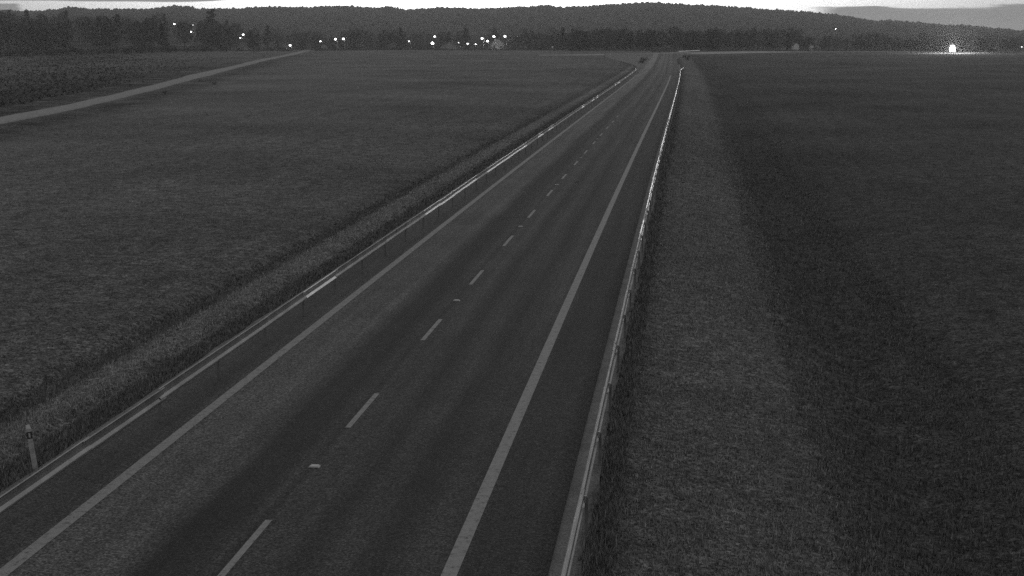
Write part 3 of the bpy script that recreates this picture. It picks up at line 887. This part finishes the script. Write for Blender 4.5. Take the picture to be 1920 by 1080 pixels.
# ------------------------------------------------------------------ street lamps, lit
def street_lamp(px, py, d, mat, size, label, group=None, name='street_lamp'):
    p_ = pix(px, py, d); g_ = float(terrain(p_.x, p_.y))
    h = max(3.0, p_.z - g_)
    o = empty(name, (p_.x + .9, p_.y, p_.z - h)); tag(o, label, 'street lamp', group)
    MB().tube([(0, 0, -.3), (0, 0, h * .6), (0, 0, h - .1)], [.11, .08, .06], 8).build('pole', M['lamp_pole'], o)
    MB().tube([(0, 0, h - .15), (-.35, 0, h + .2), (-.9, 0, h + .28)], [.05, .045, .04], 6).build('arm', M['lamp_pole'], o)
    hd = MB().prism([(-.45, h + .12), (.35, h + .18), (.3, h + .36), (-.3, h + .34)], 'y', -.2, .2)
    hd.v = [(a - .95, b, c) for a, b, c in hd.v]
    head = hd.build('lamp_head', M['lamp_pole'], o)
    MB().sphere((-.95, 0, h), size * 1.08, 14, 10, .85).build('light', M[mat], head)
    return o
V1 = 'lamps of the village'
for px, py, d, mt, sz, lab in LAMPS:
    street_lamp(px, py, d, mt, sz, lab, V1)
# floodlight mast on the ridge
p = pix(1291, 11, 2800); g = float(terrain(p.x, p.y))
ms = empty('floodlight_mast', (p.x, p.y, g)); tag(ms, 'mast with a bright floodlight standing on the far ridge', 'mast')
hh = p.z - g
for a in range(3):
    c_, s_2 = math.cos(a * 2.094), math.sin(a * 2.094)
    MB().tube([(c_ * 1.2, s_2 * 1.2, -.5), (c_ * .4, s_2 * .4, hh - .5)], [.12, .08], 6).build('leg', M['lamp_pole'], ms)
MB().box((0, 0, hh - .6), (1.4, 1.4, .15)).build('platform', M['lamp_pole'], ms)
MB().sphere((0, 0, hh), 2.4, 14, 10, .9).build('light', M['lamp_bright'], ms)

# ------------------------------------------------------------------ oncoming truck with glaring headlights
p = pix(1785, 95, 640); g = float(terrain(p.x, p.y)) + .07
tk = empty('truck', (p.x, p.y, g), math.atan2(p.x, p.y) * -1 + .12)
tag(tk, 'oncoming truck with glaring headlights on the crossing road', 'truck')
# built facing -y
cab = MB().prism([(-1.6, .45), (.35, .45), (.35, 2.95), (-.9, 2.95), (-1.3, 2.7), (-1.6, 1.5)], 'x', -1.2, 1.2).build('cab', M['truck_paint'], tk)
MB().add([(-1.05, -1.58, 1.62), (1.05, -1.58, 1.62), (1.0, -1.335, 2.62), (-1.0, -1.335, 2.62)], [(0, 1, 2, 3)]).build('windscreen', M['glass_dark'], cab)
MB().box((0, -1.64, .62), (2.3, .12, .36)).build('bumper', M['black_plastic'], tk)
MB().box((0, -1.63, 1.15), (1.3, .06, .5)).build('grille', M['black_plastic'], tk)
MB().box((0, 3.3, 2.0), (2.45, 5.6, 2.6)).build('cargo_box', M['render_mid'], tk)
MB().box((0, 2.5, .62), (.9, 7.0, .22)).build('chassis', M['black_plastic'], tk)
for sx in (-1, 1):
    MB().sphere((sx * .88, -1.68, .92), .34, 12, 8).build('headlight', M['headlight'], tk)
    hl = bpy.data.lights.new('headlight_beam', 'POINT'); hl.energy = 60000; hl.shadow_soft_size = .25
    ho = bpy.data.objects.new('headlight_beam', hl); ho.location = (sx * .88, -2.15, .95); link(ho, tk)
    MB().sphere((sx * .70, -1.70, .55), .2, 10, 6).build('fog_lamp', M['marker_light'], tk)  # added low lamp, spreads the glare around the headlights
    MB().box((sx * 1.36, -1.35, 2.05), (.2, .12, .55)).build('mirror', M['black_plastic'], tk)
    for yy in (-.75, 4.4):
        wh = MB().tube([(sx * .85, yy, .46), (sx * 1.2, yy, .46)], .5, 14).build('wheel', M['tyre'], tk)
        MB().tube([(sx * 1.19, yy, .46), (sx * 1.215, yy, .46)], .27, 10).build('rim', M['lamp_pole'], wh)
for xx in (-.6, -.2, .2, .6):
    MB().sphere((xx, -1.02, 3.05), .18, 10, 6).build('roof_lamp', M['marker_light'], tk)  # added lamps above the cab, make the glare taller

# ------------------------------------------------------------------ haze
hz = MB().box((0, 1800, 60), (9200, 6200, 260)).build('haze', M['foliage'])
hz.data.materials.clear()
hm = bpy.data.materials.new('haze'); hm.use_nodes = True
nt = hm.node_tree; nt.nodes.clear()
pv = nt.nodes.new('ShaderNodeVolumePrincipled'); pv.inputs['Color'].default_value = (.9, .9, .9, 1)
pv.inputs['Density'].default_value = 1.9e-4
pv.inputs['Anisotropy'].default_value = 0.3
ou = nt.nodes.new('ShaderNodeOutputMaterial'); nt.links.new(pv.outputs[0], ou.inputs['Volume'])
hz.data.materials.append(hm)
tag(hz, 'thin grey evening haze over the fields and hills', 'haze', kind='stuff')
